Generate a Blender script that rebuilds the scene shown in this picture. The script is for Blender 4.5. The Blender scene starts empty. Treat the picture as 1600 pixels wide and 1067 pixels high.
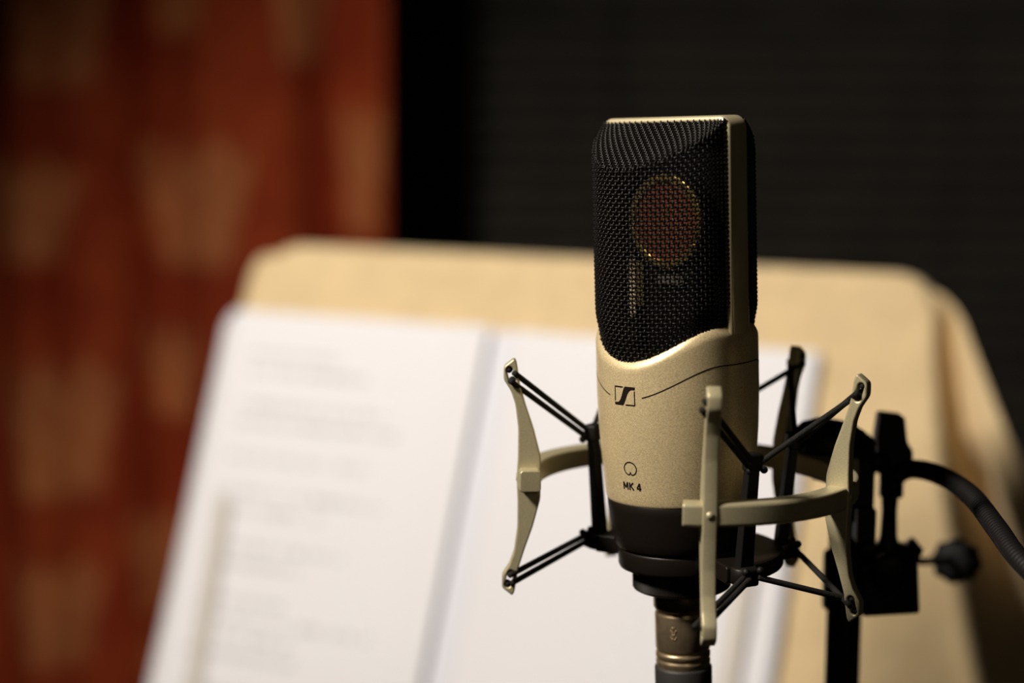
import bpy, bmesh, math, random
from mathutils import Vector, Matrix
from math import sin, cos, pi, radians as R, sqrt, exp

random.seed(4)
S = bpy.context.scene
COL = S.collection
MM = 0.001
CZ = 1.45                                   # height of the camera above the floor

# ------------------------------------------------------------------ camera
cd = bpy.data.cameras.new('camera'); cam = bpy.data.objects.new('camera', cd); COL.objects.link(cam)
cd.sensor_width = 36; cd.lens = 63.0; cd.clip_start = 0.02
pitch, roll = R(7.04), R(0.52)
fwd = Vector((0, cos(pitch), -sin(pitch))); up = Vector((0, sin(pitch), cos(pitch))); rt = Vector((1, 0, 0))
rt2 = rt * cos(roll) + up * sin(roll); up2 = up * cos(roll) - rt * sin(roll)
m = Matrix((rt2, up2, -fwd)).transposed().to_4x4(); m.translation = (0, 0, CZ)
cam.matrix_world = m
cd.dof.use_dof = True; cd.dof.focus_distance = 0.612; cd.dof.aperture_fstop = 3.6; cd.dof.aperture_blades = 0
S.camera = cam

# ------------------------------------------------------------------ light
w = bpy.data.worlds.new('room_air'); S.world = w; w.use_nodes = True
w.node_tree.nodes['Background'].inputs[0].default_value = (0.02, 0.017, 0.013, 1)
w.node_tree.nodes['Background'].inputs[1].default_value = 0.4

def area(name, loc, target, size, power, color):
    l = bpy.data.lights.new(name, 'AREA'); l.shape = 'DISK'; l.size = size; l.energy = power; l.color = color
    o = bpy.data.objects.new(name, l); COL.objects.link(o); o.location = loc
    o.rotation_euler = (Vector(target) - Vector(loc)).to_track_quat('-Z', 'Y').to_euler()
    return o
def spot(name, loc, target, radius, power, color, cone, blend):
    l = bpy.data.lights.new(name, 'SPOT'); l.shadow_soft_size = radius; l.energy = power; l.color = color
    l.spot_size = R(cone); l.spot_blend = blend
    o = bpy.data.objects.new(name, l); COL.objects.link(o); o.location = loc
    o.rotation_euler = (Vector(target) - Vector(loc)).to_track_quat('-Z', 'Y').to_euler()
    return o
spot('booth_spot', (-0.58, 0.28, 2.02), (-0.02, 1.02, 1.33), 0.07, 68.0, (1.0, 0.90, 0.78), 82, 0.6)
spot('desk_spot', (-0.30, 0.88, 2.20), (-0.06, 1.22, 1.38), 0.05, 11.0, (1.0, 0.96, 0.92), 58, 0.9)
area('front_fill', (0.30, -1.00, 1.85), (0.05, 0.63, 1.35), 0.40, 0.75, (1.0, 0.86, 0.62))  # soft fill added behind the camera to lift the microphone front, no actual lamp

vs = S.view_settings
vs.view_transform = 'Standard'; vs.look = 'None'; vs.exposure = 0.0; vs.gamma = 1; vs.use_curve_mapping = False

# ------------------------------------------------------------------ materials
def mat(name, col, rough=0.5, metal=0.0, noise=0.0, nscale=200, bump=0.0, bscale=400, spec=0.5, col2=None, sheen=0.0, stretch=(1, 1, 1), dist=0.0003):
    M = bpy.data.materials.new(name); M.use_nodes = True
    nt = M.node_tree; b = nt.nodes['Principled BSDF']
    b.inputs['Base Color'].default_value = (*col, 1); b.inputs['Roughness'].default_value = rough
    b.inputs['Metallic'].default_value = metal; b.inputs['Specular IOR Level'].default_value = spec
    if sheen: b.inputs['Sheen Weight'].default_value = sheen
    tc = nt.nodes.new('ShaderNodeTexCoord'); mp = nt.nodes.new('ShaderNodeMapping'); mp.inputs['Scale'].default_value = stretch
    nt.links.new(tc.outputs['Object'], mp.inputs[0])
    if noise or col2:
        n = nt.nodes.new('ShaderNodeTexNoise'); n.inputs['Scale'].default_value = nscale; n.inputs['Detail'].default_value = 3
        nt.links.new(mp.outputs[0], n.inputs['Vector'])
        mx = nt.nodes.new('ShaderNodeMix'); mx.data_type = 'RGBA'
        c2 = col2 or tuple(c * (1 - noise) for c in col)
        mx.inputs[6].default_value = (*col, 1); mx.inputs[7].default_value = (*c2, 1)
        rp = nt.nodes.new('ShaderNodeMapRange'); rp.inputs[1].default_value = 0.35; rp.inputs[2].default_value = 0.65
        nt.links.new(n.outputs[0], rp.inputs[0]); nt.links.new(rp.outputs[0], mx.inputs[0]); nt.links.new(mx.outputs[2], b.inputs['Base Color'])
    if bump:
        n2 = nt.nodes.new('ShaderNodeTexNoise'); n2.inputs['Scale'].default_value = bscale; n2.inputs['Detail'].default_value = 2
        nt.links.new(mp.outputs[0], n2.inputs['Vector'])
        bp = nt.nodes.new('ShaderNodeBump'); bp.inputs['Strength'].default_value = bump; bp.inputs['Distance'].default_value = dist
        nt.links.new(n2.outputs[0], bp.inputs['Height']); nt.links.new(bp.outputs[0], b.inputs['Normal'])
    return M

CHAMP = mat('champagne_metal_paint', (0.88, 0.71, 0.41), 0.38, 0.45, noise=0.30, nscale=2000, bump=0.35, bscale=2600, dist=0.0001)
MOUNT = mat('nickel_mount_paint', (0.55, 0.49, 0.31), 0.42, 0.45, noise=0.14, nscale=2200, bump=0.35, bscale=2200, dist=0.0001)
FRAME = mat('frame_metal', (0.80, 0.70, 0.45), 0.32, 0.6, noise=0.06, nscale=2200)
MESHM = mat('dark_wire', (0.005, 0.004, 0.0035), 0.42, 0.0, spec=0.22)
BLACKM = mat('black_anodised', (0.009, 0.0065, 0.005), 0.42, 0.0, spec=0.2, bump=0.2, bscale=2500, dist=0.00005)
BLACKP = mat('black_plastic', (0.005, 0.0045, 0.0045), 0.55, 0.0, spec=0.25, bump=0.2, bscale=1500, dist=0.00008)
RUBBER = mat('black_rubber', (0.02, 0.018, 0.016), 0.6, 0.0)
CORD = mat('braided_elastic', (0.008, 0.007, 0.006), 0.8, 0.0, spec=0.3, bump=0.9, bscale=1800, dist=0.0003)
BRASS = mat('gold_brass', (0.80, 0.55, 0.14), 0.3, 0.8)
MEMB = mat('gold_membrane', (0.36, 0.09, 0.03), 0.45, 0.4, noise=0.2, nscale=500)
XLRM = mat('aged_nickel', (0.55, 0.42, 0.26), 0.34, 0.85, noise=0.2, nscale=300)
INK = mat('black_ink', (0.010, 0.006, 0.004), 0.8, spec=0.1)
SPACER = mat('ivory_plastic', (0.22, 0.20, 0.15), 0.5)
POWDER = mat('black_powder_coat', (0.003, 0.003, 0.003), 0.6, 0.0, spec=0.15, bump=0.3, bscale=900)
CLOTHM = mat('cream_cloth', (0.72, 0.55, 0.31), 0.9, 0.0, noise=0.10, nscale=60, bump=0.35, bscale=1500, sheen=0.1, dist=0.0006)
FOAMM = mat('charcoal_foam', (0.068, 0.062, 0.052), 0.95, 0.0, noise=0.35, nscale=9, bump=0.6, bscale=500, dist=0.002)
WALLM = mat('dark_wall_paint', (0.03, 0.028, 0.025), 0.9, 0.0, noise=0.1, nscale=4)
FLOORM = mat('brown_carpet', (0.09, 0.035, 0.02), 0.95, 0.0, noise=0.3, nscale=120, bump=0.5, bscale=300, dist=0.002)
FOLDER = mat('folder_board', (0.72, 0.73, 0.80), 0.6)
CLIPM = mat('grey_plastic_strip', (0.58, 0.54, 0.49), 0.5)

# ------------------------------------------------------------------ helpers
def link(name, me, m, parent=None, smooth=True):
    o = bpy.data.objects.new(name, me); COL.objects.link(o)
    if m: me.materials.clear(); me.materials.append(m)
    if smooth: me.shade_smooth()
    if parent: o.parent = parent
    return o
def obj(name, bm, m, parent=None, smooth=True):
    me = bpy.data.meshes.new(name); bmesh.ops.recalc_face_normals(bm, faces=bm.faces[:]); bm.to_mesh(me); bm.free()
    return link(name, me, m, parent, smooth)
def pd(name, vs_, fs, m, parent=None, smooth=True):
    me = bpy.data.meshes.new(name); me.from_pydata([tuple(v) for v in vs_], [], fs); me.update()
    return link(name, me, m, parent, smooth)
def bevel(o, wdt, seg=3):
    b = o.modifiers.new('bevel', 'BEVEL'); b.width = wdt; b.segments = seg; b.limit_method = 'ANGLE'; b.angle_limit = R(35)
    o.data.shade_smooth()
    n = o.modifiers.new('wn', 'WEIGHTED_NORMAL'); n.keep_sharp = False
    return o
def thing(name, label, cat, loc=(0, 0, 0), mat_=None, group=None):
    o = bpy.data.objects.new(name, None); COL.objects.link(o); o.empty_display_size = 0.02
    if mat_ is not None: o.matrix_world = mat_
    else: o.location = loc
    return tag(o, label, cat, group)
def tag(o, label, cat, group=None):
    o['label'] = label; o['category'] = cat
    if group: o['group'] = group
    return o
def struct(o, label=None):
    o['kind'] = 'structure'
    if label: o['label'] = label
    return o
def box(bm, c, s, M=None):
    r = bmesh.ops.create_cube(bm, size=1)
    T = Matrix.Translation(c) @ Matrix.Diagonal((*s, 1))
    bmesh.ops.transform(bm, matrix=(M @ T) if M else T, verts=r['verts']); return r['verts']
def lathe(prof, seg=96, cap=True, rfun=None):
    """prof: list of (r, z); returns bmesh"""
    bm = bmesh.new(); rings = []
    for r, z in prof:
        rings.append([bm.verts.new((max(r, 1e-6) * cos(2*pi*k/seg), max(r, 1e-6) * sin(2*pi*k/seg), z)) for k in range(seg)])
    for a, b in zip(rings, rings[1:]):
        for k in range(seg): bm.faces.new((a[k], a[(k+1) % seg], b[(k+1) % seg], b[k]))
    if cap: bm.faces.new(rings[0][::-1]); bm.faces.new(rings[-1])
    return bm
def tube(pts, r, sides=10, caps=True, closed=False):
    """swept tube, r number or list; returns verts, faces"""
    pts = [Vector(p) for p in pts]; n = len(pts); vs_ = []; fs = []
    rr = r if isinstance(r, (list, tuple)) else [r] * n
    t0 = (pts[1] - pts[0]).normalized(); nrm = t0.orthogonal().normalized()
    for i, p in enumerate(pts):
        t = (pts[min(i+1, n-1)] - pts[max(i-1, 0)]).normalized()
        nrm = (nrm - t * nrm.dot(t)).normalized(); b = t.cross(nrm)
        for k in range(sides):
            a = 2*pi*k/sides; vs_.append(p + (nrm * cos(a) + b * sin(a)) * rr[i])
    for i in range(n-1):
        for k in range(sides):
            fs.append((i*sides+k, i*sides+(k+1) % sides, (i+1)*sides+(k+1) % sides, (i+1)*sides+k))
    if caps: fs.append(tuple(range(sides))[::-1]); fs.append(tuple((n-1)*sides+k for k in range(sides)))
    return vs_, fs
def merge(L):
    V, F = [], []
    for v, f in L:
        b = len(V); V += list(v); F += [tuple(i+b for i in q) for q in f]
    return V, F
def spline(pts, n=12):
    pts = [Vector(p) for p in pts]; P = [pts[0]*2-pts[1]] + pts + [pts[-1]*2-pts[-2]]; out = []
    for i in range(1, len(P)-2):
        for k in range(n):
            t = k/n; a, b, c, d = P[i-1:i+3]
            out.append(0.5*((2*b)+(c-a)*t+(2*a-5*b+4*c-d)*t*t+(3*b-a-3*c+d)*t**3))
    out.append(pts[-1]); return out
def plate2d(loops, thick, bev=0.0, res=2):
    """filled 2D outline(s) with holes, extruded along z; returns mesh data"""
    cu = bpy.data.curves.new('tmp', 'CURVE'); cu.dimensions = '2D'; cu.fill_mode = 'BOTH'
    cu.extrude = max(thick/2 - bev, 0); cu.bevel_depth = bev; cu.bevel_resolution = res; cu.offset = -bev
    for L in loops:
        sp = cu.splines.new('POLY'); sp.points.add(len(L)-1); sp.use_cyclic_u = True
        for q, p in zip(sp.points, L): q.co = (p[0], p[1], 0, 1)
    o = bpy.data.objects.new('tmp', cu); COL.objects.link(o)
    dg = bpy.context.evaluated_depsgraph_get(); dg.update()
    me = bpy.data.meshes.new_from_object(o.evaluated_get(dg)); bpy.data.objects.remove(o); bpy.data.curves.remove(cu)
    return me
def round_loop(pts, r, n=5):
    out = []; N = len(pts)
    for i in range(N):
        p0, p1, p2 = Vector(pts[i-1]).to_2d(), Vector(pts[i]).to_2d(), Vector(pts[(i+1) % N]).to_2d()
        a, b = (p0-p1), (p2-p1); rr = min(r, a.length*.45, b.length*.45)
        A, B = p1 + a.normalized()*rr, p1 + b.normalized()*rr
        for k in range(n+1):
            t = k/n; out.append(tuple(A*(1-t)**2 + p1*2*t*(1-t) + B*t*t))
    return out
def sm(a, b, x):
    t = min(max((x-a)/(b-a), 0), 1); return t*t*(3-2*t)

# ================================================================== the room
def slab(name, c, s, m):
    bm = bmesh.new(); box(bm, c, s); return struct(obj(name, bm, m, None, False))
slab('floor', (0.0, 0.5, -0.05), (4.4, 4.6, 0.1), FLOORM)
slab('ceiling', (0.0, 0.5, 2.65), (4.4, 4.6, 0.1), WALLM)
wb = slab('wall_back', (0.0, 2.65, 1.3), (4.4, 0.1, 2.6), WALLM)
slab('wall_left', (-2.15, 0.5, 1.3), (0.1, 4.2, 2.6), WALLM)
slab('wall_right', (2.15, 0.5, 1.3), (0.1, 4.2, 2.6), WALLM)
slab('wall_front', (0.0, -1.65, 1.3), (4.4, 0.1, 2.6), WALLM)

# acoustic foam: wedge panels glued to the back wall
def foam_mesh(sz=0.48, n=14, depth=0.032, base=0.016):
    V, F = [], []; p = sz/n; prof = []
    for i in range(n):
        prof += [(i*p, base), (i*p + p*0.12, base), (i*p + p*0.5, base+depth), (i*p + p*0.62, base+depth)]
    prof.append((sz, base))
    for z, d in prof:
        V += [(0, -d, z), (sz, -d, z)]
    for i in range(len(prof)-1): F.append((2*i, 2*i+1, 2*i+3, 2*i+2))
    b = len(V); V += [(0, 0, 0), (sz, 0, 0), (0, 0, sz), (sz, 0, sz)]
    F += [(b, b+1, 1, 0), (2*len(prof)-2, 2*len(prof)-1, b+3, b+2)]
    F.append(tuple([b] + [2*i for i in range(len(prof))] + [b+2])); F.append(tuple([b+1] + [2*i+1 for i in range(len(prof))] + [b+3])[::-1])
    F.append((b, b+2, b+3, b+1))
    me = bpy.data.meshes.new('foam_panel'); me.from_pydata(V, [], F); me.update(); me.materials.append(FOAMM); return me
fm = foam_mesh()
for i in range(5):
    for j in range(5):
        o = bpy.data.objects.new('foam_panel', fm); COL.objects.link(o); o.parent = wb
        o.location = (-0.34 + i*0.487, 2.60 - 0.001*((i*3+j*5) % 3), 0.12 + j*0.486)

# ================================================================== curtain
def crown(x, y):
    """printed flowerpot-like motif in unit coords: body widening upward with ragged fingers; returns 0..1"""
    hw = 0.34 + 0.16*sm(-0.5, 0.35, y)
    e = sm(hw, hw-0.10, abs(x)) * sm(-0.52, -0.40, y + 0.10*x*x)
    topy = 0.26 + 0.22*abs(sin((x+0.5)*pi*3.5))
    e *= sm(topy, topy-0.14, y)
    inner = 0.75 + 0.25*sin(18*x+4*y)*sin(15*y-5*x)
    return e*inner
def curtain():
    nx, nz = 420, 300
    x0, x1, z0, z1 = -2.02, -0.150, 0.03, 2.48
    # print placed in cloth coordinates: columns 0.185 m apart, rows 0.245 m apart, half-dropped
    V, F, C = [], [], []
    mot = [(-0.531, 1.568, 0.139, 0.179), (-0.379, 1.353, 0.159, 0.171), (-0.572, 1.344, 0.135, 0.139), (-0.250, 1.583, 0.064, 0.151), (-0.181, 1.394, 0.060, 0.175), (-0.536, 1.087, 0.151, 0.187), (-0.407, 1.147, 0.083, 0.131), (-0.545, 0.863, 0.119, 0.147), (-0.428, 0.914, 0.072, 0.143), (-0.396, 1.622, 0.091, 0.159)]
    for c in range(9):
        for r in range(12):
            x = -0.72 - c*0.165; z = 0.15 + r*0.265 + (0.13 if c % 2 else 0)
            if z < 2.4 and x > -2.0: mot.append((x, z, .15, .17))
    for c, xx in enumerate((-0.56, -0.39, -0.24)):
        for z in (0.12, 0.38, 0.64, 1.83, 2.08, 2.33): mot.append((xx, z + (0.1 if c % 2 else 0), .13, .17))
    for i in range(nx+1):
        x = x0 + (x1-x0)*i/nx
        near = [q for q in mot if abs(x-q[0]) < q[2]]
        for j in range(nz+1):
            z = z0 + (z1-z0)*j/nz
            y = 2.12 + 0.028*sin(x*27+0.5*sin(z*1.3)) + 0.014*sin(x*61+1.0+z*0.6) + 0.02*(2.48-z)*sin(x*13)*0.3
            xe = x + 0.006*(1.45-z)*(1 if i == nx else i/nx)*0 
            V.append((xe, y, z))
            v = 0
            for q in near:
                if abs(z-q[1]) < q[3]: v = max(v, crown((x-q[0])/q[2], (z-q[1])/q[3]))
            C.append(v)
    for i in range(nx):
        for j in range(nz):
            a = i*(nz+1)+j; F.append((a, a+nz+1, a+nz+2, a+1))
    M = bpy.data.materials.new('rust_print_fabric'); M.use_nodes = True; nt = M.node_tree; b = nt.nodes['Principled BSDF']
    at = nt.nodes.new('ShaderNodeAttribute'); at.attribute_name = 'print'
    n = nt.nodes.new('ShaderNodeTexNoise'); n.inputs['Scale'].default_value = 14; n.inputs['Detail'].default_value = 4
    tc = nt.nodes.new('ShaderNodeTexCoord'); nt.links.new(tc.outputs['Object'], n.inputs['Vector'])
    mr = nt.nodes.new('ShaderNodeMapRange'); mr.inputs[1].default_value = 0.3; mr.inputs[2].default_value = 0.7
    nt.links.new(n.outputs[0], mr.inputs[0])
    g = nt.nodes.new('ShaderNodeMix'); g.data_type = 'RGBA'; g.inputs[6].default_value = (0.25, 0.026, 0.007, 1); g.inputs[7].default_value = (0.38, 0.058, 0.014, 1)
    nt.links.new(mr.outputs[0], g.inputs[0])
    p = nt.nodes.new('ShaderNodeMix'); p.data_type = 'RGBA'; p.inputs[6].default_value = (0.48, 0.17, 0.062, 1); p.inputs[7].default_value = (0.62, 0.23, 0.080, 1)
    nt.links.new(mr.outputs[0], p.inputs[0])
    x_ = nt.nodes.new('ShaderNodeMix'); x_.data_type = 'RGBA'
    nt.links.new(at.outputs['Fac'], x_.inputs[0]); nt.links.new(g.outputs[2], x_.inputs[6]); nt.links.new(p.outputs[2], x_.inputs[7])
    nt.links.new(x_.outputs[2], b.inputs['Base Color']); b.inputs['Roughness'].default_value = 0.85; b.inputs['Specular IOR Level'].default_value = 0.2
    o = pd('curtain', V, F, M)
    a = o.data.attributes.new('print', 'FLOAT', 'POINT'); a.data.foreach_set('value', C)
    s = o.modifiers.new('solid', 'SOLIDIFY'); s.thickness = 0.002
    return tag(o, 'rust red curtain printed with tan crown shapes, hanging at the left', 'curtain')
curtain()

# ================================================================== music stand, cloth and papers
PSI, TAU = R(26.4), R(22.2)
DU = Vector((cos(PSI), -sin(PSI), 0)); DV = Vector((sin(PSI)*sin(TAU), cos(PSI)*sin(TAU), cos(TAU))); DN = DU.cross(DV).normalized()
P0 = Vector((-0.1958, 1.3125, -0.1385 + CZ))
DM = Matrix((DU, DV, DN)).transposed().to_4x4(); DM.translation = P0       # desk frame: x along, y up the slope, z out of it
def desk_thing(name, label, cat, group=None): return thing(name, label, cat, mat_=DM, group=group)

ms = thing('music_stand', 'black music stand hidden beneath the cream cloth behind the microphone', 'music stand', mat_=DM)
me = plate2d([round_loop([(0.006, -0.315), (0.415, -0.315), (0.450, -0.16), (0.500, -0.05), (0.500, 0.046), (0.006, 0.046)], 0.03)], 0.004, 0.001)
o = link('desk_panel', me, POWDER, ms, False); o.location = (0, 0, 0.0)
bm = bmesh.new(); box(bm, (0.208, -0.313, 0.020), (0.404, 0.004, 0.045)); o = bevel(obj('ledge', bm, POWDER, ms), 0.001)
# column and tripod stand in world space, expressed in the desk frame
INV = DM.inverted()
cb = DM @ Vector((0.253, -0.14, -0.03)); 
v, f = tube([INV @ Vector((cb.x, cb.y, z)) for z in (cb.z, 0.6, 0.22)], 0.011, 20); pd('column', v, f, POWDER, ms)
v, f = tube([INV @ p for p in (cb, DM @ Vector((0.253, -0.14, -0.002)))], 0.02, 20); pd('tilt_joint', v, f, POWDER, ms)
for k in range(3):
    a = 2*pi*k/3 + 0.5
    pts = [INV @ Vector((cb.x + cos(a)*d, cb.y + sin(a)*d, z)) for d, z in ((0.008, 0.30), (0.10, 0.20), (0.24, 0.05), (0.27, 0.012))]
    v, f = tube(spline(pts, 6), 0.008, 10); pd('leg', v, f, POWDER, ms)

def cloth():
    """cream cloth over the desk: front face, folded over the top and left edges, hanging out in a fold on the right"""
    nu, nv = 150, 130
    V, F = [], []
    for j in range(nv+1):
        b = j/nv
        # v coordinate along the slope: from behind the top edge, over it, down the front
        L = -0.045 + b*0.475          # arc length measured from the top rim (negative = behind)
        r = 0.006
        if L < 0: vy, vz = 0.051 - r*0.2 + L*0.10, -0.005 + L*1.0
        else: 
            k = min(L/0.012, 1); vy = 0.051 - L + 0.004*(1-k)**2; vz = 0.008 - 0.012*(1-k)**2
        for i in range(nu+1):
            a = i/nu; U = -0.040 + a*0.70
            row_y = vy; z = vz
            # left rim
            if U < 0.004:
                q = 0.004-U; x = 0.002 - 0.15*q - 0.004*sin(min(q/0.01, 1)*pi/2); z = vz - q*0.95; y = row_y
            elif U <= 0.500:
                sd = max(0.045 - row_y, 0.0); x = U + 0.20*sd*sm(0.30, 0.50, U); y = row_y
                z += 0.0022*sin(x*23+vy*9)*sin(vy*17+1.0)*sm(0.0, 0.02, L)*sm(0.03, 0.12, x)
                z -= 0.085*sm(0.10, 0.30, sd)*sm(0.41, 0.50, U)**1.5
            else:
                q = U - 0.500                     # 0 .. 0.16 : beyond the right rim
                sd = max(0.045 - row_y, 0.0)       # distance below the top corner
                t = q/0.16
                flare = 0.30*sd
                xx = sm(0.0, 0.55, t)
                x = 0.500 + 0.20*sd + 0.010*min(t*8, 1) + flare*xx - 0.07*sm(0.6, 1.0, t)
                fold = sin(min(t/0.24, 1)*pi)
                z = vz - 0.085*sm(0.10, 0.30, sd) - 0.006*sm(0.0, 0.12, t) - 0.065*fold*sm(0.00, 0.08, sd) \
                    - 0.06*sm(0.55, 1.0, t) - 0.50*sm(0.085, 0.24, sd)*sm(0.05, 0.60, t)
                y = row_y
            # rounded corners
            cx, cy = 0.478-0.03, 0.057-0.03
            if x > cx and y > cy and L >= 0 and False: pass
            V.append((x, y, z))
    for j in range(nv):
        for i in range(nu):
            a = j*(nu+1)+i; F.append((a, a+1, a+nu+2, a+nu+1))
    # round the two top corners
    out = []
    for (x, y, z) in V:
        for sx, ex in ((1, 0.512), (-1, 0.004)):
            rc = 0.035; cx, cy = ex - sx*rc, 0.052 - rc
            dx, dy = (x-cx)*sx, y-cy
            if dx > 0 and dy > 0:
                d = sqrt(dx*dx+dy*dy); mx = max(dx, dy)
                if d > 1e-6: kx = mx/d; x = cx + sx*dx*kx; y = cy + dy*kx
        out.append((x, y, z))
    o = pd('cloth_cover', out, F, CLOTHM); o.matrix_world = DM
    s = o.modifiers.new('sub', 'SUBSURF'); s.levels = 1; s.render_levels = 1
    return tag(o, 'cream cloth draped over the music stand, hanging in folds on the right', 'cloth')
cloth()

def paper_mat(name, text=True):
    M = bpy.data.materials.new(name); M.use_nodes = True; nt = M.node_tree; b = nt.nodes['Principled BSDF']
    b.inputs['Roughness'].default_value = 0.7; b.inputs['Base Color'].default_value = (0.79, 0.79, 0.83, 1)
    if not text: return M
    def N(t, **k):
        n = nt.nodes.new(t)
        for a, v in k.items(): setattr(n, a, v)
        return n
    tc = N('ShaderNodeTexCoord'); sx = N('ShaderNodeSeparateXYZ'); nt.links.new(tc.outputs['Object'], sx.inputs[0])
    def M_(op, a, b_=None, c=None):
        n = N('ShaderNodeMath', operation=op)
        for i, q in enumerate((a, b_, c)):
            if q is None: continue
            if isinstance(q, (int, float)): n.inputs[i].default_value = q
            else: nt.links.new(q, n.inputs[i])
        return n.outputs[0]
    rows = M_('MULTIPLY', sx.outputs[1], 1/0.0125); fr = M_('FRACT', M_('ADD', rows, 100.0)); row = M_('FLOOR', rows)
    band = M_('MULTIPLY', M_('GREATER_THAN', fr, 0.30), M_('LESS_THAN', fr, 0.62))
    cb = N('ShaderNodeCombineXYZ'); nt.links.new(M_('MULTIPLY', sx.outputs[0], 260.0), cb.inputs[0]); nt.links.new(M_('MULTIPLY', row, 7.3), cb.inputs[1])
    nz = N('ShaderNodeTexNoise'); nz.inputs['Scale'].default_value = 1.0; nz.inputs['Detail'].default_value = 1; nt.links.new(cb.outputs[0], nz.inputs['Vector'])
    words = M_('GREATER_THAN', nz.outputs[0], 0.47)
    # each verse line has its own length, some rows are blank
    wn = N('ShaderNodeTexWhiteNoise', noise_dimensions='1D'); nt.links.new(row, wn.inputs['W'])
    end = M_('MULTIPLY_ADD', wn.outputs[0], 0.09, 0.095)
    inr = M_('MULTIPLY', M_('GREATER_THAN', sx.outputs[0], 0.022), M_('LESS_THAN', sx.outputs[0], end))
    blank = M_('GREATER_THAN', M_('FRACT', M_('MULTIPLY', row, 0.37)), 0.30)
    iny = M_('MULTIPLY', M_('LESS_THAN', sx.outputs[1], -0.025), M_('GREATER_THAN', sx.outputs[1], -0.28))
    k = M_('MULTIPLY', M_('MULTIPLY', M_('MULTIPLY', band, words), M_('MULTIPLY', inr, iny)), M_('MULTIPLY', blank, 0.40))
    mx = N('ShaderNodeMix', data_type='RGBA'); mx.inputs[6].default_value = (0.79, 0.79, 0.83, 1); mx.inputs[7].default_value = (0.12, 0.10, 0.10, 1)
    nt.links.new(k, mx.inputs[0]); nt.links.new(mx.outputs[2], b.inputs['Base Color'])
    return M
PAPT, PAPB = paper_mat('printed_paper'), paper_mat('blank_paper', False)

def sheet(name, w_, h_, z, x, y, rot, m, label, cat='paper', group=None, curl=0.0, curl_side=1, wave=0.0, thick=0.0003):
    V, F = [], []; nx, ny = 40, 50
    for j in range(ny+1):
        for i in range(nx+1):
            a, b = i/nx, j/ny; px, py = a*w_, -b*h_
            e = a if curl_side > 0 else 1-a
            dz = curl*sm(0.80, 1.0, e)**1.5 + wave*sin(b*9+a*1.5)*sm(0.45, 1.0, b)
            V.append((px, py, dz))
    for j in range(ny):
        for i in range(nx):
            q = j*(nx+1)+i; F.append((q, q+nx+1, q+nx+2, q+1))
    o = pd(name, V, F, m); o.matrix_world = DM @ Matrix.Translation((x, y, z)) @ Matrix.Rotation(rot, 4, 'Z')
    s = o.modifiers.new('solid', 'SOLIDIFY'); s.thickness = thick; s.offset = -1
    return tag(o, label, cat, group)
me = plate2d([round_loop([(-0.004, -0.308), (0.440, -0.308), (0.440, -0.008), (-0.004, -0.008)], 0.004)], 0.002, 0.0004)
o = link('document_folder', me, FOLDER, None, False); o.matrix_world = DM @ Matrix.Translation((0, 0, 0.0118))
tag(o, 'pale grey open folder lying under the white song sheets', 'folder')
sheet('paper_sheet', 0.205, 0.292, 0.0134, -0.006, -0.016, R(0.8), PAPB, 'blank white sheet underneath, showing at the left edge of the printed page')
sheet('song_sheet', 0.210, 0.297, 0.0152, 0.002, -0.006, R(-0.3), PAPT, 'white sheet with faint printed lines on the left half of the folder', wave=0.0012, curl=0.004)
sheet('paper_sheet', 0.208, 0.297, 0.0140, 0.232, -0.008, R(-0.5), PAPB, 'plain white sheet behind the microphone, right half of the folder', curl=0.003, curl_side=-1, wave=0.001)
for xx, rz, lab in ((0.0235, 3.4, 'grey page holder strip at the lower left of the song sheet'), (0.409, -1.0, 'grey page holder strip at the lower right of the blank sheet')):
    t = desk_thing('page_holder', lab, 'page holder'); t.matrix_world = DM @ Matrix.Translation((xx, -0.140, 0.0185)) @ Matrix.Rotation(R(rz), 4, 'Z')
    me = plate2d([round_loop([(0, 0), (0.012, -0.004), (0.013, -0.175), (0, -0.175)], 0.004)], 0.0022, 0.0006)
    link('strip', me, CLIPM, t, False)
    bm = bmesh.new(); box(bm, (0.0065, -0.172, -0.002), (0.02, 0.008, 0.006)); bevel(obj('foot', bm, CLIPM, t), 0.001)

# ================================================================== microphone
FAC = R(-44.9)                                    # direction the microphone faces, measured from towards the camera
zax = Vector((-0.04, 0, 1)).normalized()          # its axis leans a little
nf = Vector((sin(FAC), -cos(FAC), 0)); nf = (nf - zax*nf.dot(zax)).normalized()
xf = nf.cross(zax).normalized() * -1              # lateral axis
xf = zax.cross(nf).normalized()
# local frame: x = lateral (towards the right seen from the camera), y = facing, z = up along axis, origin = top of the microphone
if xf.x < 0: xf = -xf
MICM = Matrix((xf, nf, zax)).transposed().to_4x4()
if MICM.determinant() < 0: pass
MICM.translation = Vector((54.86*MM, 625.86*MM, 1.72*MM + CZ))
LEFTHANDED = MICM.to_3x3().determinant() < 0
def mk(lat, d, t):
    """microphone coordinates (mm): lateral, forward, distance below the top -> world"""
    p = MICM.translation + xf*lat*MM + nf*d*MM - zax*t*MM
    return p
MB = Matrix.Translation(mk(0, 0, 168))            # base of the thing
mic = thing('microphone', 'large champagne and black studio microphone held in the spider mount', 'microphone', mat_=MB)
MBI = MB.inverted()
def mloc(lat, d, t): return MBI @ mk(lat, d, t)
def mcyl(r, th, t): return mloc(r*sin(th), r*cos(th), t)     # th = angle from facing, positive to the right

def fbell(th):
    a = abs(math.degrees((th+pi) % (2*pi) - pi))
    a = min(a, 180-a)
    return (0.5*(1+cos(pi*min(a/70, 1))))**0.85
def ttop(th): return 71.3 + 11.3*fbell(th)

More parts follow.
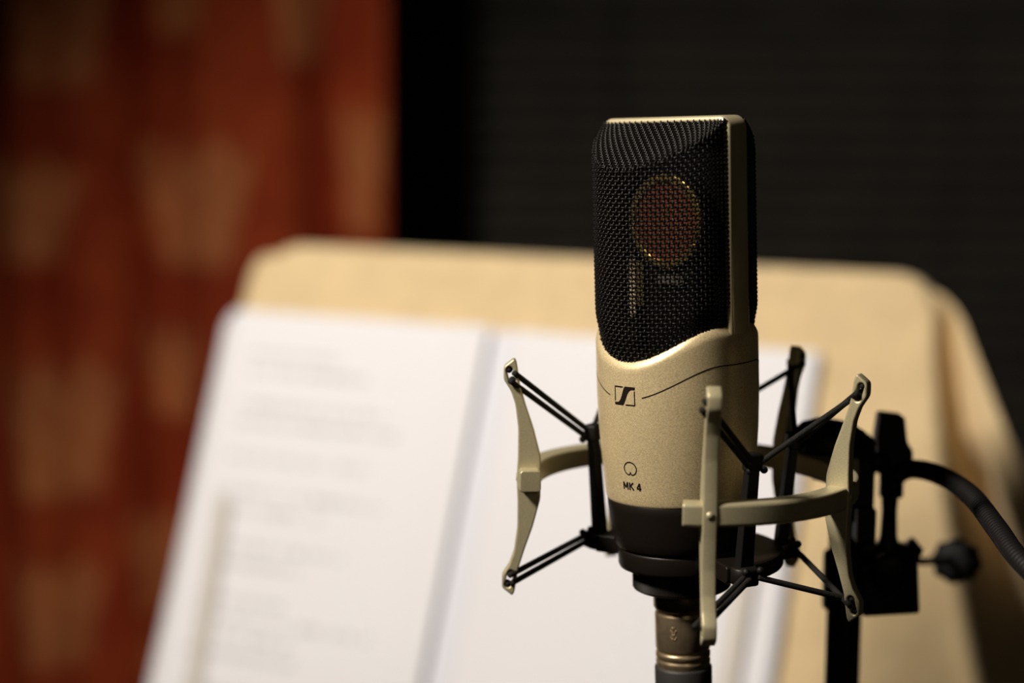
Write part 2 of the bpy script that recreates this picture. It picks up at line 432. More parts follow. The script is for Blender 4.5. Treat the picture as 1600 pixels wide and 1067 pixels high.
# body shell
def body_r(t):
    k = [(71, 28.5), (96, 28.5), (108, 28.1), (118, 27.4), (126, 26.7), (132, 26.15)]
    for (a, ra), (b, rb) in zip(k, k[1:]):
        if t <= b: return ra + (rb-ra)*max(t-a, 0)/(b-a)
    return 26.15
def body_shell():
    seg = 192; V, F = [], []
    lip = [(26.1, 2.2), (26.5, 0.35), (26.9, 0.0), (27.25, 0.3), (27.8, 1.15), (28.25, 2.1), (28.45, 2.9), (28.5, 3.8)]
    body = [0, .04, .08, .12, .18, .25, .32, .4, .48, .56, .64, .72, .8, .88, .94, 1]
    low = [(26.0, 132.6), (25.6, 133.3), (25.0, 133.6)]
    n = len(lip) + len(body) - 1 + len(low)
    for k in range(seg):
        th = 2*pi*k/seg; tt = ttop(th); col = []
        for r, dt in lip: col.append((r, tt+dt))
        t0 = tt+3.8
        for b in body[1:]:
            t = t0 + (132.0-t0)*b; col.append((body_r(t), t))
        col += low
        for r, t in col: V.append(mcyl(r, th, t))
    for k in range(seg):
        for i in range(n-1):
            a = k*n+i; b = ((k+1) % seg)*n+i; F.append((a, b, b+1, a+1))
    bm = bmesh.new(); vv = [bm.verts.new(p) for p in V]
    for q in F: bm.faces.new([vv[i] for i in q])
    return obj('body', bm, CHAMP, mic)
body = body_shell()

# frame: band over the grille in the middle plane
def frame_part():
    W = 28.7; T = 3.0
    outer = [(W, -74)] + [(W-4.6+4.6*cos(a), -4.6+4.6*sin(a)) for a in [pi/2*k/8 for k in range(9)]]
    outer += [(-x, y) for x, y in outer[::-1]]
    Wi = W-T
    inner = [(-Wi, -74)] + [(-(Wi-2.4)-2.4*cos(a), -T-2.4+2.4*sin(a)) for a in [pi/2*k/6 for k in range(7)]]
    inner += [(-x, y) for x, y in inner[::-1]]
    loop = outer + inner
    me = plate2d([[(x*MM, y*MM) for x, y in loop]], 10.6*MM, 1.5*MM, 4)
    # local plate axes: x lateral, y up, z forward
    A = Matrix((xf, zax, nf)).transposed().to_4x4(); A.translation = mk(0, 0, 0)
    me.transform(MBI @ A)
    if (MBI @ A).to_3x3().determinant() < 0: me.flip_normals()
    return link('frame', me, FRAME, mic)
frame_part()

# woven wire grilles (front and back)
GR, PW, SL = 27.75, 1.5, 0.70
def mesh_r(th, t): return GR - 1.15*sm(ttop(th)-9, ttop(th)-0.5, t)
def roof_t(d): return 1.7 + (d-5.0)*SL*0.97
def grille(side):
    L = []; amp = 0.40; wr = 0.37
    th_max = math.acos(5.0/GR)
    nw = int(2*th_max*GR/PW); step = 0.5
    def P(th, r, t):
        th2 = th if side > 0 else pi - th
        return mcyl(r, th2, t)
    def roofP(lat, d, t): return mloc(lat, d*side, t)
    # upright wires
    for i in range(nw+1):
        th = -th_max + 2*th_max*i/nw; lat = GR*sin(th); d = GR*cos(th)
        te = roof_t(d); path = []
        t = ttop(th) + 1.0
        while t > te: path.append((0, t)); t -= step
        dd = d
        while dd > 4.6: path.append((1, dd)); dd -= step*0.82
        pts = []
        for kind, q in path:
            if kind == 0:
                r = mesh_r(th, q); b = amp*cos(pi*q/PW)*(1 if i % 2 else -1)
                pts.append(Vector(((r+b)*sin(th), (r+b)*cos(th), q)))
            else:
                b = amp*cos(pi*q/(PW*0.82))*(1 if i % 2 else -1)
                nv_ = Vector((0, SL, -1)).normalized()
                pts.append(Vector((lat, q, roof_t(q))) + nv_*b)
        # soften the bend
        ne = sum(1 for k_, _ in path if k_ == 0)
        for _ in range(3):
            q = pts[:]
            for j in range(max(ne-5, 1), min(ne+5, len(pts)-1)): q[j] = (pts[j-1]+pts[j]*2+pts[j+1])/4
            pts = q
        if len(pts) > 3: L.append(tube([mloc(p.x, p.y*side, p.z) for p in pts], wr*MM, 4, False))
    # level wires on the cylinder
    dth = step/GR; k0 = 0
    t = 1.5
    while t < 86:
        seg = []
        n = int(2*th_max/dth)
        for s in range(n+1):
            th = -th_max + 2*th_max*s/n
            if roof_t(GR*cos(th)) < t < ttop(th)+1.0:
                kk = (th+th_max)/(2*th_max)*nw
                r = mesh_r(th, t) - amp*cos(pi*kk)*cos(pi*t/PW)*-1
                seg.append(mloc(r*sin(th), r*cos(th)*side, t))
            else:
                if len(seg) > 3: L.append(tube(seg, wr*MM, 4, False))
                seg = []
        if len(seg) > 3: L.append(tube(seg, wr*MM, 4, False))
        t += PW
    # level wires on the roof
    d = PW*0.82*5
    while d < GR-0.3:
        hw = sqrt(GR*GR-d*d)-0.1; n = max(int(2*hw/step), 2); seg = []
        nv_ = Vector((0, SL, -1)).normalized()
        for s in range(n+1):
            lat = -hw + 2*hw*s/n; th = math.asin(max(-1, min(1, lat/GR))); kk = (th+th_max)/(2*th_max)*nw
            p = Vector((lat, d, roof_t(d))) + nv_*(amp*cos(pi*kk)*cos(pi*d/(PW*0.82)))
            e = (hw-abs(lat)); p.z += 0.35*exp(-e*e/1.5); 
            seg.append(mloc(p.x, p.y*side, p.z))
        L.append(tube(seg, wr*MM, 4, False)); d += PW*0.82
    V, F = merge(L)
    o = pd('grille', V, F, MESHM, mic); o['kind'] = 'stuff'; return o
grille(1); grille(-1)

# inside the grille: dark divider, capsule and its bracket
A = Matrix((xf, zax, nf)).transposed().to_4x4(); A.translation = mk(0, 0, 0)
AL = MBI @ A
def plate_part(name, loops, thick, d, m, parent, bev=0.0, smooth=False):
    me = plate2d([[(x*MM, y*MM) for x, y in L] for L in loops], thick*MM, bev*MM)
    me.transform(AL @ Matrix.Translation((0, 0, d*MM)))
    if AL.to_3x3().determinant() < 0: me.flip_normals()
    return link(name, me, m, parent, smooth)
plate_part('divider', [round_loop([(-23.5, -4), (17.5, -4), (17.5, -84), (-23.5, -84)], 3)], 1.2, -6, BLACKP, mic)
def circ(cx, cy, r, n=64): return [(cx+r*cos(2*pi*k/n), cy+r*sin(2*pi*k/n)) for k in range(n)]
cap = plate_part('capsule', [circ(0, -36, 15.6)], 8, 0, BLACKP, mic, 0.5)
plate_part('capsule_ring', [circ(0, -36, 16.4), circ(0, -36, 13.6)[::-1]], 1.6, 4.6, BRASS, cap, 0.4, True)
plate_part('membrane', [circ(0, -36, 13.8)], 0.4, 4.3, MEMB, cap)
for k in range(8):
    a = 2*pi*k/8+0.2
    plate_part('screw', [circ(15.0*cos(a), -36+15.0*sin(a), 0.75, 12)], 0.5, 5.6, BRASS, cap)
br = plate_part('bracket', [round_loop([(-11, -50), (-7, -52), (7, -52), (11, -50), (11, -84), (-11, -84)], 1.5)], 4, 1, BLACKP, mic, 0.3)
plate_part('spacer', [round_loop([(-4, -55), (7, -55), (7, -58), (-4, -58)], .5)], 2, 4, SPACER, br)
plate_part('spacer', [round_loop([(-14, -50), (-11, -50), (-11, -66), (-14, -66)], .5)], 2, 4, BRASS, br)

# lower parts of the microphone
def mlathe(name, prof, m, parent, seg=128):
    """prof in mm: (r, t)"""
    bm = lathe([(r, -t) for r, t in prof], seg)
    A = Matrix((xf, nf, zax)).transposed().to_4x4(); A.translation = mk(0, 0, 0)
    T = MBI @ A @ Matrix.Diagonal((MM, MM, MM, 1)); bmesh.ops.transform(bm, matrix=T, verts=bm.verts)
    return obj(name, bm, m, parent)
def mlathe_in(inv, name, prof, m, parent, seg=128):
    bm = lathe([(r, -t) for r, t in prof], seg)
    A = Matrix((xf, nf, zax)).transposed().to_4x4(); A.translation = mk(0, 0, 0)
    bmesh.ops.transform(bm, matrix=inv @ A @ Matrix.Diagonal((MM, MM, MM, 1)), verts=bm.verts)
    return obj(name, bm, m, parent)
mlathe('base_cup', [(20, 132.5), (25.4, 132.8), (25.75, 133.4), (25.6, 136), (24.9, 142), (24.0, 147), (23.3, 149.8), (22.6, 150.7), (20, 150.9)], BLACKM, mic)

# engraved line following the scoop
def ribbon(path, wdt, r_off=0.06):
    """path: list of (th, t) on the body; flat ribbon hugging the surface"""
    V, F = [], []
    for i, (th, t) in enumerate(path):
        a, b = path[max(i-1, 0)], path[min(i+1, len(path)-1)]
        dx, dy = (b[0]-a[0])*28.5, (b[1]-a[1]); l = sqrt(dx*dx+dy*dy) or 1
        nx, ny = -dy/l*wdt/2, dx/l*wdt/2
        for s in (-1, 1):
            tt = t+ny*s; hh = th+nx*s/28.5; V.append(mcyl(body_r(tt)+r_off, hh, tt))
    for i in range(len(path)-1): F.append((2*i, 2*i+1, 2*i+3, 2*i+2))
    return V, F
def linepath(a0, a1, n=60): return [(R(a0+(a1-a0)*k/n), 84.2 + 11.3*fbell(R(a0+(a1-a0)*k/n))) for k in range(n+1)]
L = [ribbon(linepath(14.5, 180-14.5), 0.42), ribbon(linepath(-14.5, -(180-14.5)), 0.42)]
V, F = merge(L); pd('trim_line', V, F, INK, mic, False)

# flat print wrapped round the body
def wrap_mesh(me, cx_t, th0, off=0.07, name='print', parent=None):
    """me in mm: x to the right, y up, centred; wraps round the body at distance cx_t from the top"""
    for v in me.vertices:
        t = cx_t - v.co.y; th = th0 + v.co.x/28.0
        v.co = mcyl(body_r(t)+off, th, t)
    me.update(); return link(name, me, INK, parent or mic, False)
def grid_poly(loops, cx_t, th0, name, parent=None, **k):
    me = plate2d(loops, 0.0); 
    bm = bmesh.new(); bm.from_mesh(me)
    bmesh.ops.subdivide_edges(bm, edges=[e for e in bm.edges if e.calc_length() > 0.9], cuts=2, use_grid_fill=False)
    bmesh.ops.triangulate(bm, faces=bm.faces[:]); bm.to_mesh(me); bm.free()
    return wrap_mesh(me, cx_t, th0, name=name, parent=parent, **k)
# emblem: frame split by a bold slanted S, 9.4 x 6.8 mm
hw_, hh_ = 4.5, 3.3
def bez(a, b, c, d, n=8): return [tuple(Vector(a)*(1-t)**3+Vector(b)*3*t*(1-t)**2+Vector(c)*3*t*t*(1-t)+Vector(d)*t**3) for t in [k/n for k in range(n+1)]]
sshape = [(-hw_, -hh_), (-0.6, -hh_)] + bez((-0.6, -hh_), (0.6, -2.2), (1.2, 1.9), (3.1, 2.25)) + [(hw_, 2.25), (hw_, hh_), (0.3, hh_)] + bez((0.3, hh_), (-0.9, 2.0), (-1.2, -2.0), (-3.0, -2.3)) + [(-hw_, -2.3)]
sshape = [p[:2] for p in sshape]
dd_ = [sshape[0]]
for p in sshape[1:]:
    if (Vector(p)-Vector(dd_[-1])).length > 1e-3: dd_.append(p)
tl = [(-hw_, -1.95), (-hw_+0.42, -1.95), (-hw_+0.42, hh_-0.5), (-0.75, hh_-0.5), (-0.45, hh_), (-hw_, hh_)]
brc = [(-x, -y) for x, y in tl]
emb = grid_poly([dd_], 94.2, 0.0, 'emblem')
grid_poly([tl], 94.2, 0.0, 'emblem_line', emb); grid_poly([brc], 94.2, 0.0, 'emblem_line', emb)
# cardioid sign
cp = []
for k in range(73):
    a = 2*pi*k/72; rr = 3.15*(0.73+0.27*cos(a)-0.34*exp(-((a-pi)/0.26)**2))
    cp.append((rr*sin(a)*1.04, rr*cos(a)*1.0))
cp2 = [(x, y-0.9) for x, y in cp]
cp = [(0.03+x*1.08/28.0, 119.6 - y) for x, y in cp2]
V, F = ribbon(cp, 0.46); pd('pattern_sign', V, F, INK, mic, False)
# lettering, drawn as strokes
def stroke_text():
    w_ = 0.62; L = []
    def st(pts):
        out = []
        for (a, b) in zip(pts, pts[1:]):
            for k in range(4): out.append((a[0]+(b[0]-a[0])*k/4, a[1]+(b[1]-a[1])*k/4))
        out.append(pts[-1]); L.append(ribbon([(0.03+x/27.0, 125.9 - y) for x, y in out], w_))
    h = 1.35
    st([(-3.6, -h), (-3.6, h)]); st([(-3.55, h), (-2.65, -h*0.55)]); st([(-2.65, -h*0.55), (-1.75, h)]); st([(-1.7, h), (-1.7, -h)])
    st([(-0.75, -h), (-0.75, h)]); st([(0.85, h), (-0.65, -0.1)]); st([(-0.35, 0.2), (0.95, -h)])
    st([(3.55, h), (3.55, -h)]); st([(3.5, h), (2.35, -h*0.42)]); st([(2.3, -h*0.42), (4.1, -h*0.42)])
    V, F = merge(L); return pd('lettering', V, F, INK, mic, False)
stroke_text()

# ================================================================== spider shock mount
RC = Vector((62.68*MM, 625.6*MM, CZ + 1.8*MM))     # axis of the mount ring at the level of the microphone top
SB = Matrix.Translation(RC - Vector((0, 0, 0.160)))
sm_ = thing('shock_mount', 'champagne spider shock mount ring with black elastics around the microphone', 'shock mount', mat_=SB)
SBI = SB.inverted()
def pol(r, az, t, inv=SBI):
    a = R(az); return inv @ (RC + Vector((r*sin(a), -r*cos(a), -t))*MM)
TR = 127.6; RR = 56.3
AZ = {'A': -90.5, 'B': 1.5, 'C': 60.5, 'D': 134.5, 'E': 202.0}
# ring
def arc_bar(r0, r1, t0, t1, a0, a1, n, ch=0.8):
    prof = [(r0+ch, t0), (r1-ch, t0), (r1, t0+ch), (r1, t1-ch), (r1-ch, t1), (r0+ch, t1), (r0, t1-ch), (r0, t0+ch)]
    V, F = [], []; m_ = len(prof)
    for i in range(n+1):
        az = a0+(a1-a0)*i/n
        for r, t in prof: V.append(pol(r, az, t))
    for i in range(n):
        for k in range(m_): F.append((i*m_+k, i*m_+(k+1) % m_, (i+1)*m_+(k+1) % m_, (i+1)*m_+k))
    F.append(tuple(range(m_))); F.append(tuple(n*m_+k for k in range(m_))[::-1])
    bm = bmesh.new(); vv = [bm.verts.new(p) for p in V]
    for q in F: bm.faces.new([vv[i] for i in q])
    return bm
ring = obj('ring', arc_bar(52.4, 60.0, TR-3.8, TR+4.0, -7.0, 277.5, 124), MOUNT, sm_, False)
bevel(ring, 0.5*MM, 2)
# arms
half = [(-4.3, 0), (-4.2, 7.5), (-1.6, 17.5), (1.3, 26), (3.4, 33.0), (4.6, 41.0), (5.4, 42.8), (9.2, 39.8), (9.2, 35.2), (6.6, 31.2), (5.0, 26.5), (3.9, 18), (3.9, 8), (4.3, 0)]
outl = half + [(x, -y) for x, y in half[::-1][1:-1]]
outl = round_loop([(x, y) for x, y in outl], 1.0, 3)
def slot(s):
    L = []
    for k in range(9): a = pi*k/8; L.append((7.1 + 1.15*cos(a), 38.6 + 1.15*sin(a)))
    for k in range(9): a = pi + pi*k/8; L.append((5.9 + 1.25*cos(a), 34.6 + 1.25*sin(a)))
    L = [(x, y*s) for x, y in L]; return L
arm_me = plate2d([[(x*MM, y*MM) for x, y in outl], [(x*MM, y*MM) for x, y in slot(1)][::-1], [(x*MM, y*MM) for x, y in slot(-1)]], 4.8*MM, 0.55*MM, 2)
arm_me.materials.append(MOUNT)
screw_me = None
for i, (k, az) in enumerate(AZ.items()):
    a = R(az)
    ra = Vector((sin(a), -cos(a), 0)); ta = Vector((cos(a), sin(a), 0))
    # arm plate: x radial, y up, z tangential
    M_ = Matrix((ra, Vector((0, 0, 1)), ra.cross(Vector((0, 0, 1))))).transposed().to_4x4()
    M_.translation = pol(RR, az, TR)
    o = bpy.data.objects.new('arm', arm_me); COL.objects.link(o); o.parent = sm_; o.matrix_local = M_
    bm = bmesh.new(); r_ = bmesh.ops.create_cone(bm, cap_ends=True, segments=20, radius1=1.5*MM, radius2=1.3*MM, depth=0.8*MM)
    bmesh.ops.transform(bm, matrix=Matrix.Rotation(pi/2, 4, 'Y'), verts=bm.verts)
    s = obj('screw', bm, MOUNT, o); s.location = (4.1*MM, 0, 0)

# inner cradle: C-shaped plate, four uprights with hook blocks
TU, TL, RK = 114.8, 154.3, 38.8
pl = obj('cradle_plate', arc_bar(21.5, 34.5, TL-3.0, TL+3.2, 18.0, 248.0, 90, 0.8), BLACKM, sm_, False)
bevel(pl, 0.5*MM, 2)
obj('mount_collar', (lambda b: b)(lathe([(0, 0)], 3)) if False else arc_bar(17, 22.0, TL-4.5, TL+3.2, 0, 359.9, 72, 0.3), BLACKM, sm_)
NZ = {'BC': 28.2, 'CD': 100.0, 'DE': 172.0, 'AE': -122.3}
def obox(c, s, az, m, name, parent, bw=0.6, inv=SBI, tilt=0):
    """box with size s=(tangential, radial, vertical) mm centred at (r, az, t)"""
    a = R(az); ra = Vector((sin(a), -cos(a), 0)); ta = Vector((cos(a), sin(a), 0))
    M_ = Matrix((ta, ra, Vector((0, 0, 1)))).transposed().to_4x4(); M_.translation = pol(c[0], c[1], c[2], inv)
    bm = bmesh.new(); box(bm, (0, 0, 0), tuple(x*MM for x in s), M_ @ Matrix.Rotation(tilt, 4, 'X'))
    o = obj(name, bm, m, parent, False); bevel(o, bw*MM, 2); return o
for k, az in NZ.items():
    # upright: leaning bar from plate to node
    a = R(az); V, F = [], []
    secs = [(35.0, TL+3.0, 2.9, 2.0), (35.6, TL-6, 2.8, 1.9), (37.4, TU+14, 2.5, 1.7), (38.6, TU+2.0, 2.3, 1.6)]
    for r, t, hw, hr in secs:
        for sx, sr in ((-1, -1), (1, -1), (1, 1), (-1, 1)):
            V.append(pol(r + sr*hr, az, t) + Vector((cos(a), sin(a), 0))*sx*hw*MM)
    for i in range(len(secs)-1):
        for j in range(4): F.append((i*4+j, i*4+(j+1) % 4, (i+1)*4+(j+1) % 4, (i+1)*4+j))
    F += [(3, 2, 1, 0), (12, 13, 14, 15)]
    bm = bmesh.new(); vv = [bm.verts.new(p) for p in V]
    for q in F: bm.faces.new([vv[i] for i in q])
    u = obj('upright', bm, BLACKP, sm_, False); bevel(u, 0.5*MM, 2)
    for (r, t, s) in ((RK, TU, 1), (RK-0.6, TL, -1)):
        hk = obox((r, az, t), (6.0, 5.0, 6.4), az, BLACKP, 'hook', u, 1.1)
        # two ball ends, one each side
        L = []
        for sd in (-1, 1):
            bm = bmesh.new(); bmesh.ops.create_uvsphere(bm, u_segments=14, v_segments=8, radius=1.35*MM)
            p = pol(r+2.6, az, t + 2.4*s) + Vector((cos(a), sin(a), 0))*sd*2.9*MM
            bmesh.ops.translate(bm, vec=p, verts=bm.verts)
            obj('pin', bm, BLACKP, u)
        
# lobes at the lower nodes
for k, az in NZ.items():
    bm = lathe([(0.2, 2.9), (4.2, 2.9), (4.8, 2.3), (4.8, -2.4), (4.2, -3.0), (0.2, -3.0)], 40)
    bmesh.ops.transform(bm, matrix=Matrix.Translation(pol(35.5, az, TL)) @ Matrix.Diagonal((MM, MM, MM, 1)), verts=bm.verts)
    obj('lobe', bm, BLACKM, sm_)
# elastics: each arm end is tied to the two neighbouring nodes
def elastic(p0, p1, doubled, sep=1.6, r=1.05, side=False):
    L = []
    d = (p1-p0).normalized(); up_ = Vector((0, 0, 1)); sd = d.cross(up_).normalized(); nn = sd if side else sd.cross(d)
    offs = (-1, 1) if doubled else (0,)
    for s in offs:
        n = 40; pts = []
        for k in range(n+1):
            t = k/n; pts.append(p0.lerp(p1, t) + nn*s*sep*MM*(1-0.25*t) )
        L.append(tube(pts, r*MM, 10))
    V, F = merge(L); return pd('elastic_cord', V, F, CORD, sm_)
ties = [('A', 'AE', True), ('B', 'BC', True), ('C', 'BC', False), ('C', 'CD', False), ('D', 'CD', False), ('D', 'DE', False), ('E', 'DE', False), ('E', 'AE', False)]
for a_, n_, dbl in ties:
    az, nz = AZ[a_], NZ[n_]
    for s in (1, -1):
        sgn = 1 if ((nz-az+180) % 360-180) > 0 else -1
        tip = pol(RR+6.3, az, TR - s*36.5); a = R(az)
        far = tip - Vector((cos(a), sin(a), 0))*sgn*3.4*MM
        b = R(nz)
        node = pol(RK+1.5, nz, TU if s > 0 else TL) - Vector((cos(b), sin(b), 0))*sgn*2.2*MM
        elastic(far, node, dbl, side=(s < 0 and a_ == 'B'))
    # knots seen in the slots
for a_, az in AZ.items():
    for s in (1, -1):
        a = R(az)
        for dr, dz in ((0.8, 2.0), (-0.4, -1.8)):
            bm = bmesh.new(); bmesh.ops.create_uvsphere(bm, u_segments=14, v_segments=10, radius=1.3*MM)
            bmesh.ops.scale(bm, vec=(1.9, 1.0, 1.0), verts=bm.verts)
            bmesh.ops.transform(bm, matrix=Matrix.Translation(pol(RR+6.5+dr, az, TR - s*(36.6+dz))) @ Matrix.Rotation(a, 4, 'Z'), verts=bm.verts)
            obj('cord_knot', bm, CORD, sm_)
# threaded neck and knurled nut under the microphone (part of the mount)
mlathe_in(SBI, 'neck_ring', [(18, 151.0), (21.6, 151.0), (22.3, 151.5), (22.4, 152.2), (22.4, 157.2), (22.0, 158.2), (21.2, 158.6), (16, 158.7)], BLACKM, sm_)
def knurl():
    seg = 240; V, F = [], []; ts = [158.5, 159.0, 159.6] + [160.2+0.45*k for k in range(14)] + [166.6, 167.2]
    for j, t in enumerate(ts):
        for k in range(seg):
            r = 17.2
            if 3 <= j <= 16: r += 0.22*((k+j) % 2) + 0.10
            if j == 0 or j == len(ts)-1: r = 16.2
            a = 2*pi*k/seg; V.append(SBI @ mk(r*sin(a), r*cos(a), t))
    n = len(ts)
    for j in range(n-1):
        for k in range(seg): F.append((j*seg+k, j*seg+(k+1) % seg, (j+1)*seg+(k+1) % seg, (j+1)*seg+k))
    F.append(tuple(range(seg))); F.append(tuple((n-1)*seg+k for k in range(seg))[::-1])
    bm = bmesh.new(); vv = [bm.verts.new(p) for p in V]
    for q in F: bm.faces.new([vv[i] for i in q])
    return obj('knurled_nut', bm, BLACKM, sm_, False)
knurl()

# ================================================================== cable with its connector
XB = Matrix.Translation(mk(0, 0, 200)); XI = XB.inverted()
xc = thing('microphone_cable', 'black microphone cable with aged metal plug under the microphone', 'cable', mat_=XB)
plug = mlathe_in(XI, 'plug', [(8, 166.5), (9.9, 166.8), (10.25, 167.4), (10.25, 173.6), (9.9, 174.3), (9.35, 174.6), (9.35, 175.4), (9.75, 175.9), (9.85, 176.6),
    (9.8, 188.6), (9.55, 189.2), (9.25, 189.5), (9.25, 189.9), (9.7, 190.3), (9.85, 190.9), (9.8, 191.9), (9.3, 192.3), (9.3, 192.7), (9.75, 193.2), (9.8, 193.9), (9.5, 195.2), (9.0, 196.6), (8, 197)], XLRM, xc)
mlathe_in(XI, 'boot', [(8, 195.2), (10.0, 195.6), (10.3, 196.4), (10.2, 206), (9.6, 216), (8.0, 226), (5.5, 236), (4.2, 240), (3.4, 242)], RUBBER, xc)
# embossed mark on the plug: two facing curls
L = []
for s in (-1, 1):
    for q in (-1, 1):
        pts = [XI @ mk(9.95*sin(0.36+(s*(0.45+0.5*cos(a)))*0.1), 9.95*cos(0.36+(s*(0.45+0.5*cos(a)))*0.1), 181.6 + q*1.25 + 0.95*sin(a)) for a in [2*pi*k/14*0.8 for k in range(15)]]
        L.append(tube(pts, 0.18*MM, 6))
V, F = merge(L); pd('embossed_mark', V, F, XLRM, plug)
c0 = mk(0, 0, 238)
pts = [c0, mk(0, 0, 262), Vector((c0.x+.004, c0.y, 1.05)), Vector((c0.x-.02, c0.y-.05, 0.6)), Vector((c0.x-.07, c0.y-.13, 0.15)), Vector((c0.x-.12, c0.y-.22, 0.012)), Vector((c0.x-.35, c0.y-.40, 0.006)), Vector((c0.x-.8, c0.y-.6, 0.006))]
v, f = tube([XI @ p for p in spline(pts, 14)], 3.1*MM, 12); pd('cord', v, f, RUBBER, xc)

# ================================================================== microphone stand
st = thing('microphone_stand', 'black upright stand tube right behind the shock mount', 'microphone stand', (0.1322, 0.69, 0))
SX = Matrix.Translation((0.1322, 0.69, 0)).inverted()
def W(x, y, z): return SX @ Vector((x, y, z+CZ))
def vcyl(name, x, y, z0, z1, r, m, parent, seg=40, bv=0.8, conv=W):
    h = z1-z0; b = min(bv*MM, h/3)
    bm = lathe([(r-b, 0), (r-b*.3, b*.3), (r, b), (r, h-b), (r-b*.3, h-b*.3), (r-b, h)], seg)
    bmesh.ops.translate(bm, vec=conv(x, y, z0), verts=bm.verts); return obj(name, bm, m, parent)
vcyl('pole', 0.1322, 0.69, -CZ+0.012, -0.130, 0.0068, POWDER, st)
vcyl('sleeve', 0.1322, 0.69, -0.1905, -0.167, 0.0088, POWDER, st, bv=1.5)
bm = lathe([(0.001, 0), (0.135, 0), (0.14, 0.004), (0.135, 0.012), (0.04, 0.018), (0.014, 0.024), (0.012, 0.05), (0.001, 0.05)], 64)
obj('base', bm, POWDER, st)
# swivel that carries the ring
bm = bmesh.new()
o_ = lathe([(0.001, -0.0062), (0.0120, -0.0062), (0.0146, -0.0050), (0.0156, -0.0015), (0.0148, 0.0015), (0.0120, 0.0048), (0.0075, 0.0068), (0.001, 0.0074)], 48)
bmesh.ops.transform(o_, matrix=Matrix.Translation(W(0.1205, 0.664, -0.1180)) @ Matrix.Rotation(R(8), 4, 'Y'), verts=o_.verts); bm.free()
obj('swivel_disc', o_, BLACKP, st)
def wbox(name, c, s, m, parent, rot=(0, 0, 0), bw=1.0, conv=W):
    bm = bmesh.new(); M_ = Matrix.Translation(conv(*c)) @ Matrix.Rotation(rot[2], 4, 'Z') @ Matrix.Rotation(rot[1], 4, 'Y') @ Matrix.Rotation(rot[0], 4, 'X')
    box(bm, (0, 0, 0), s, M_); o = obj(name, bm, m, parent, False); bevel(o, bw*MM, 3); return o
wbox('swivel_fork', (0.1338, 0.676, -0.1350), (0.0095, 0.014, 0.033), BLACKP, st, bw=1.6)
wbox('swivel_lug', (0.1345, 0.668, -0.151), (0.0075, 0.012, 0.014), BLACKP, st, bw=1.6)
wbox('ring_lug', (0.1205, 0.655, -0.1275), (0.010, 0.016, 0.010), MOUNT, st, rot=(0, 0, R(35)), bw=1.2)
# thumb lever at the top right
lv = plate2d([round_loop([(-0.0050, 0.0125), (0.0046, 0.0115), (0.0060, 0.0010), (0.0083, -0.0020), (0.0083, -0.0090), (0.0055, -0.0125), (-0.0045, -0.0125), (-0.0062, 0.002)], 0.0016)], 0.010, 0.0012)
lv.transform(Matrix.Translation(W(0.1480, 0.690, -0.1240)) @ Matrix.Rotation(R(90), 4, 'X'))
link('thumb_lever', lv, BLACKP, st)
v, f = tube([W(0.137, 0.682, -0.130), W(0.150, 0.692, -0.132)], 0.0042, 16); pd('pivot_bolt', v, f, BLACKP, st)

# ------------------------------------------------------------------ gooseneck arm with its clamp
gn = thing('gooseneck_arm', 'black ribbed gooseneck arm clamped to the stand, bending out to the right', 'gooseneck', (0.148, 0.688, CZ-0.175))
GX = Matrix.Translation((0.148, 0.688, CZ-0.175)).inverted()
def G(x, y, z): return GX @ Vector((x, y, z+CZ))
wbox('clamp_block', (0.1458, 0.6800, -0.1775), (0.0220, 0.022, 0.0195), BLACKP, gn, rot=(0, R(-4), 0), bw=1.2, conv=G)
wbox('clamp_jaw', (0.1440, 0.6905, -0.170), (0.0240, 0.008, 0.0125), BLACKP, gn, bw=1.5, conv=G)
d = lathe([(0.001, 0), (0.0062, 0), (0.0072, 0.001), (0.0072, 0.0045), (0.0058, 0.0060), (0.001, 0.0062)], 28)
bmesh.ops.transform(d, matrix=Matrix.Translation(G(0.1447, 0.6700, -0.1692)) @ Matrix.Rotation(R(90), 4, 'X'), verts=d.verts); obj('dial', d, BLACKP, gn)
v, f = tube([G(0.1555, 0.690, -0.1655), G(0.1600, 0.690, -0.1690)], [0.0052, 0.0040], 20); pd('lock_nut', v, f, BLACKP, gn)
v, f = tube([G(0.1500, 0.686, -0.1700), G(0.1905, 0.755, -0.1870)], 0.0016, 12); pd('screw_shaft', v, f, POWDER, gn)
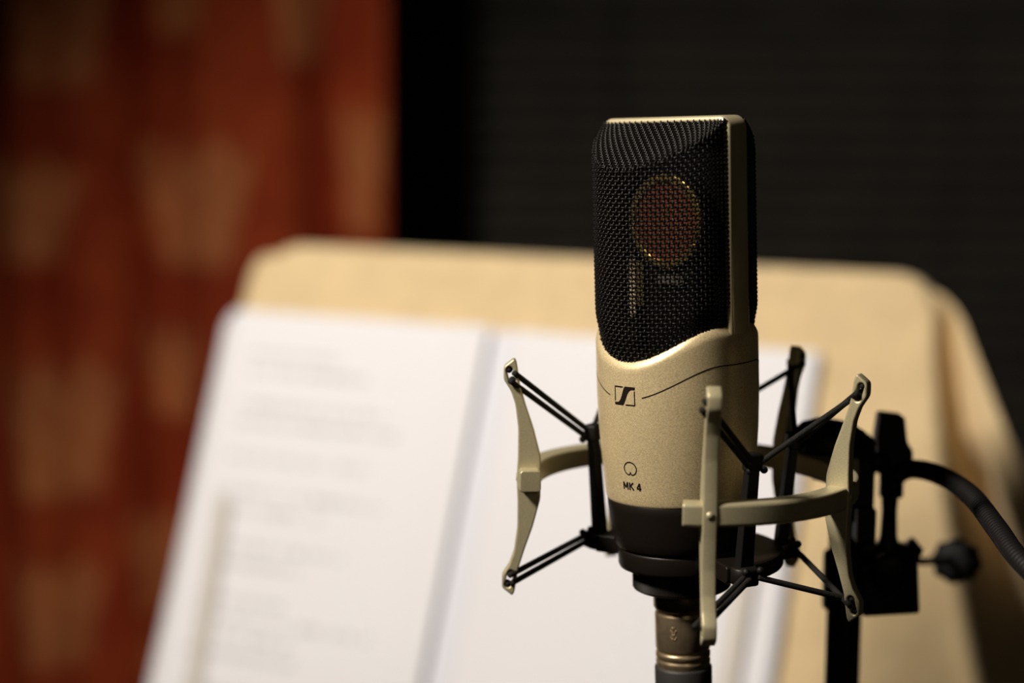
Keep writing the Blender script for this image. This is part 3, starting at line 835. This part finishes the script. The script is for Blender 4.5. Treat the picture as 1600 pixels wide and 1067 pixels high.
# ribbed hand knob at the end of the shaft
kd = (Vector((0.1905, 0.755, -0.187))-Vector((0.150, 0.686, -0.170))).normalized()
bm = bmesh.new(); seg = 48; prof = [(0.3, 0), (0.8, 0), (1, 0.12), (1, 0.85), (0.8, 1), (0.3, 1)]
rings = []
for rr_, zz in prof:
    rings.append([bm.verts.new((0.0092*rr_*(1+0.06*cos(8*2*pi*k/seg))*cos(2*pi*k/seg), 0.0092*rr_*(1+0.06*cos(8*2*pi*k/seg))*sin(2*pi*k/seg), 0.018*zz)) for k in range(seg)])
for a, b in zip(rings, rings[1:]):
    for k in range(seg): bm.faces.new((a[k], a[(k+1) % seg], b[(k+1) % seg], b[k]))
bm.faces.new(rings[0][::-1]); bm.faces.new(rings[-1])
bmesh.ops.transform(bm, matrix=Matrix.Translation(G(0.1900, 0.755, -0.1868)) @ kd.to_track_quat('Z', 'Y').to_matrix().to_4x4(), verts=bm.verts)
obj('hand_knob', bm, POWDER, gn)
# fitting under the neck
v, f = tube([G(0.1478, 0.686, z) for z in (-0.1700, -0.1660, -0.1630, -0.1600, -0.1500, -0.1430)], [0.0058, 0.0056, 0.0044, 0.0034, 0.0030, 0.0034], 24)
pd('neck_fitting', v, f, BLACKP, gn)
v, f = tube([G(0.1482, 0.686, z) for z in (-0.1445, -0.1440, -0.1365, -0.1355)], [0.0038, 0.0047, 0.0047, 0.0040], 24); pd('neck_collar', v, f, BLACKP, gn)
ctr = spline([G(0.1485, 0.686, -0.1380), G(0.1492, 0.684, -0.1360), G(0.1535, 0.681, -0.1325), G(0.1590, 0.673, -0.1315), G(0.1642, 0.657, -0.1320), G(0.1660, 0.630, -0.1330), G(0.1664, 0.600, -0.1372), G(0.1680, 0.572, -0.1425), G(0.178, 0.545, -0.150), G(0.200, 0.52, -0.158), G(0.235, 0.50, -0.160)], 40)
# resample for ribs
acc, out, rad = 0.0, [ctr[0]], []
P_ = ctr; dist = [0]
for a, b in zip(P_, P_[1:]): dist.append(dist[-1]+(b-a).length)
tot = dist[-1]; rib = 0.0019; N_ = int(tot/rib*4); j = 0; pts = []; rad = []
for k in range(N_+1):
    s = tot*k/N_
    while j < len(dist)-2 and dist[j+1] < s: j += 1
    t = (s-dist[j])/max(dist[j+1]-dist[j], 1e-9); pts.append(P_[j].lerp(P_[j+1], t)); rad.append(0.00335 + 0.00045*abs(sin(pi*s/rib)))
v, f = tube(pts, rad, 18); pd('gooseneck_tube', v, f, BLACKP, gn)
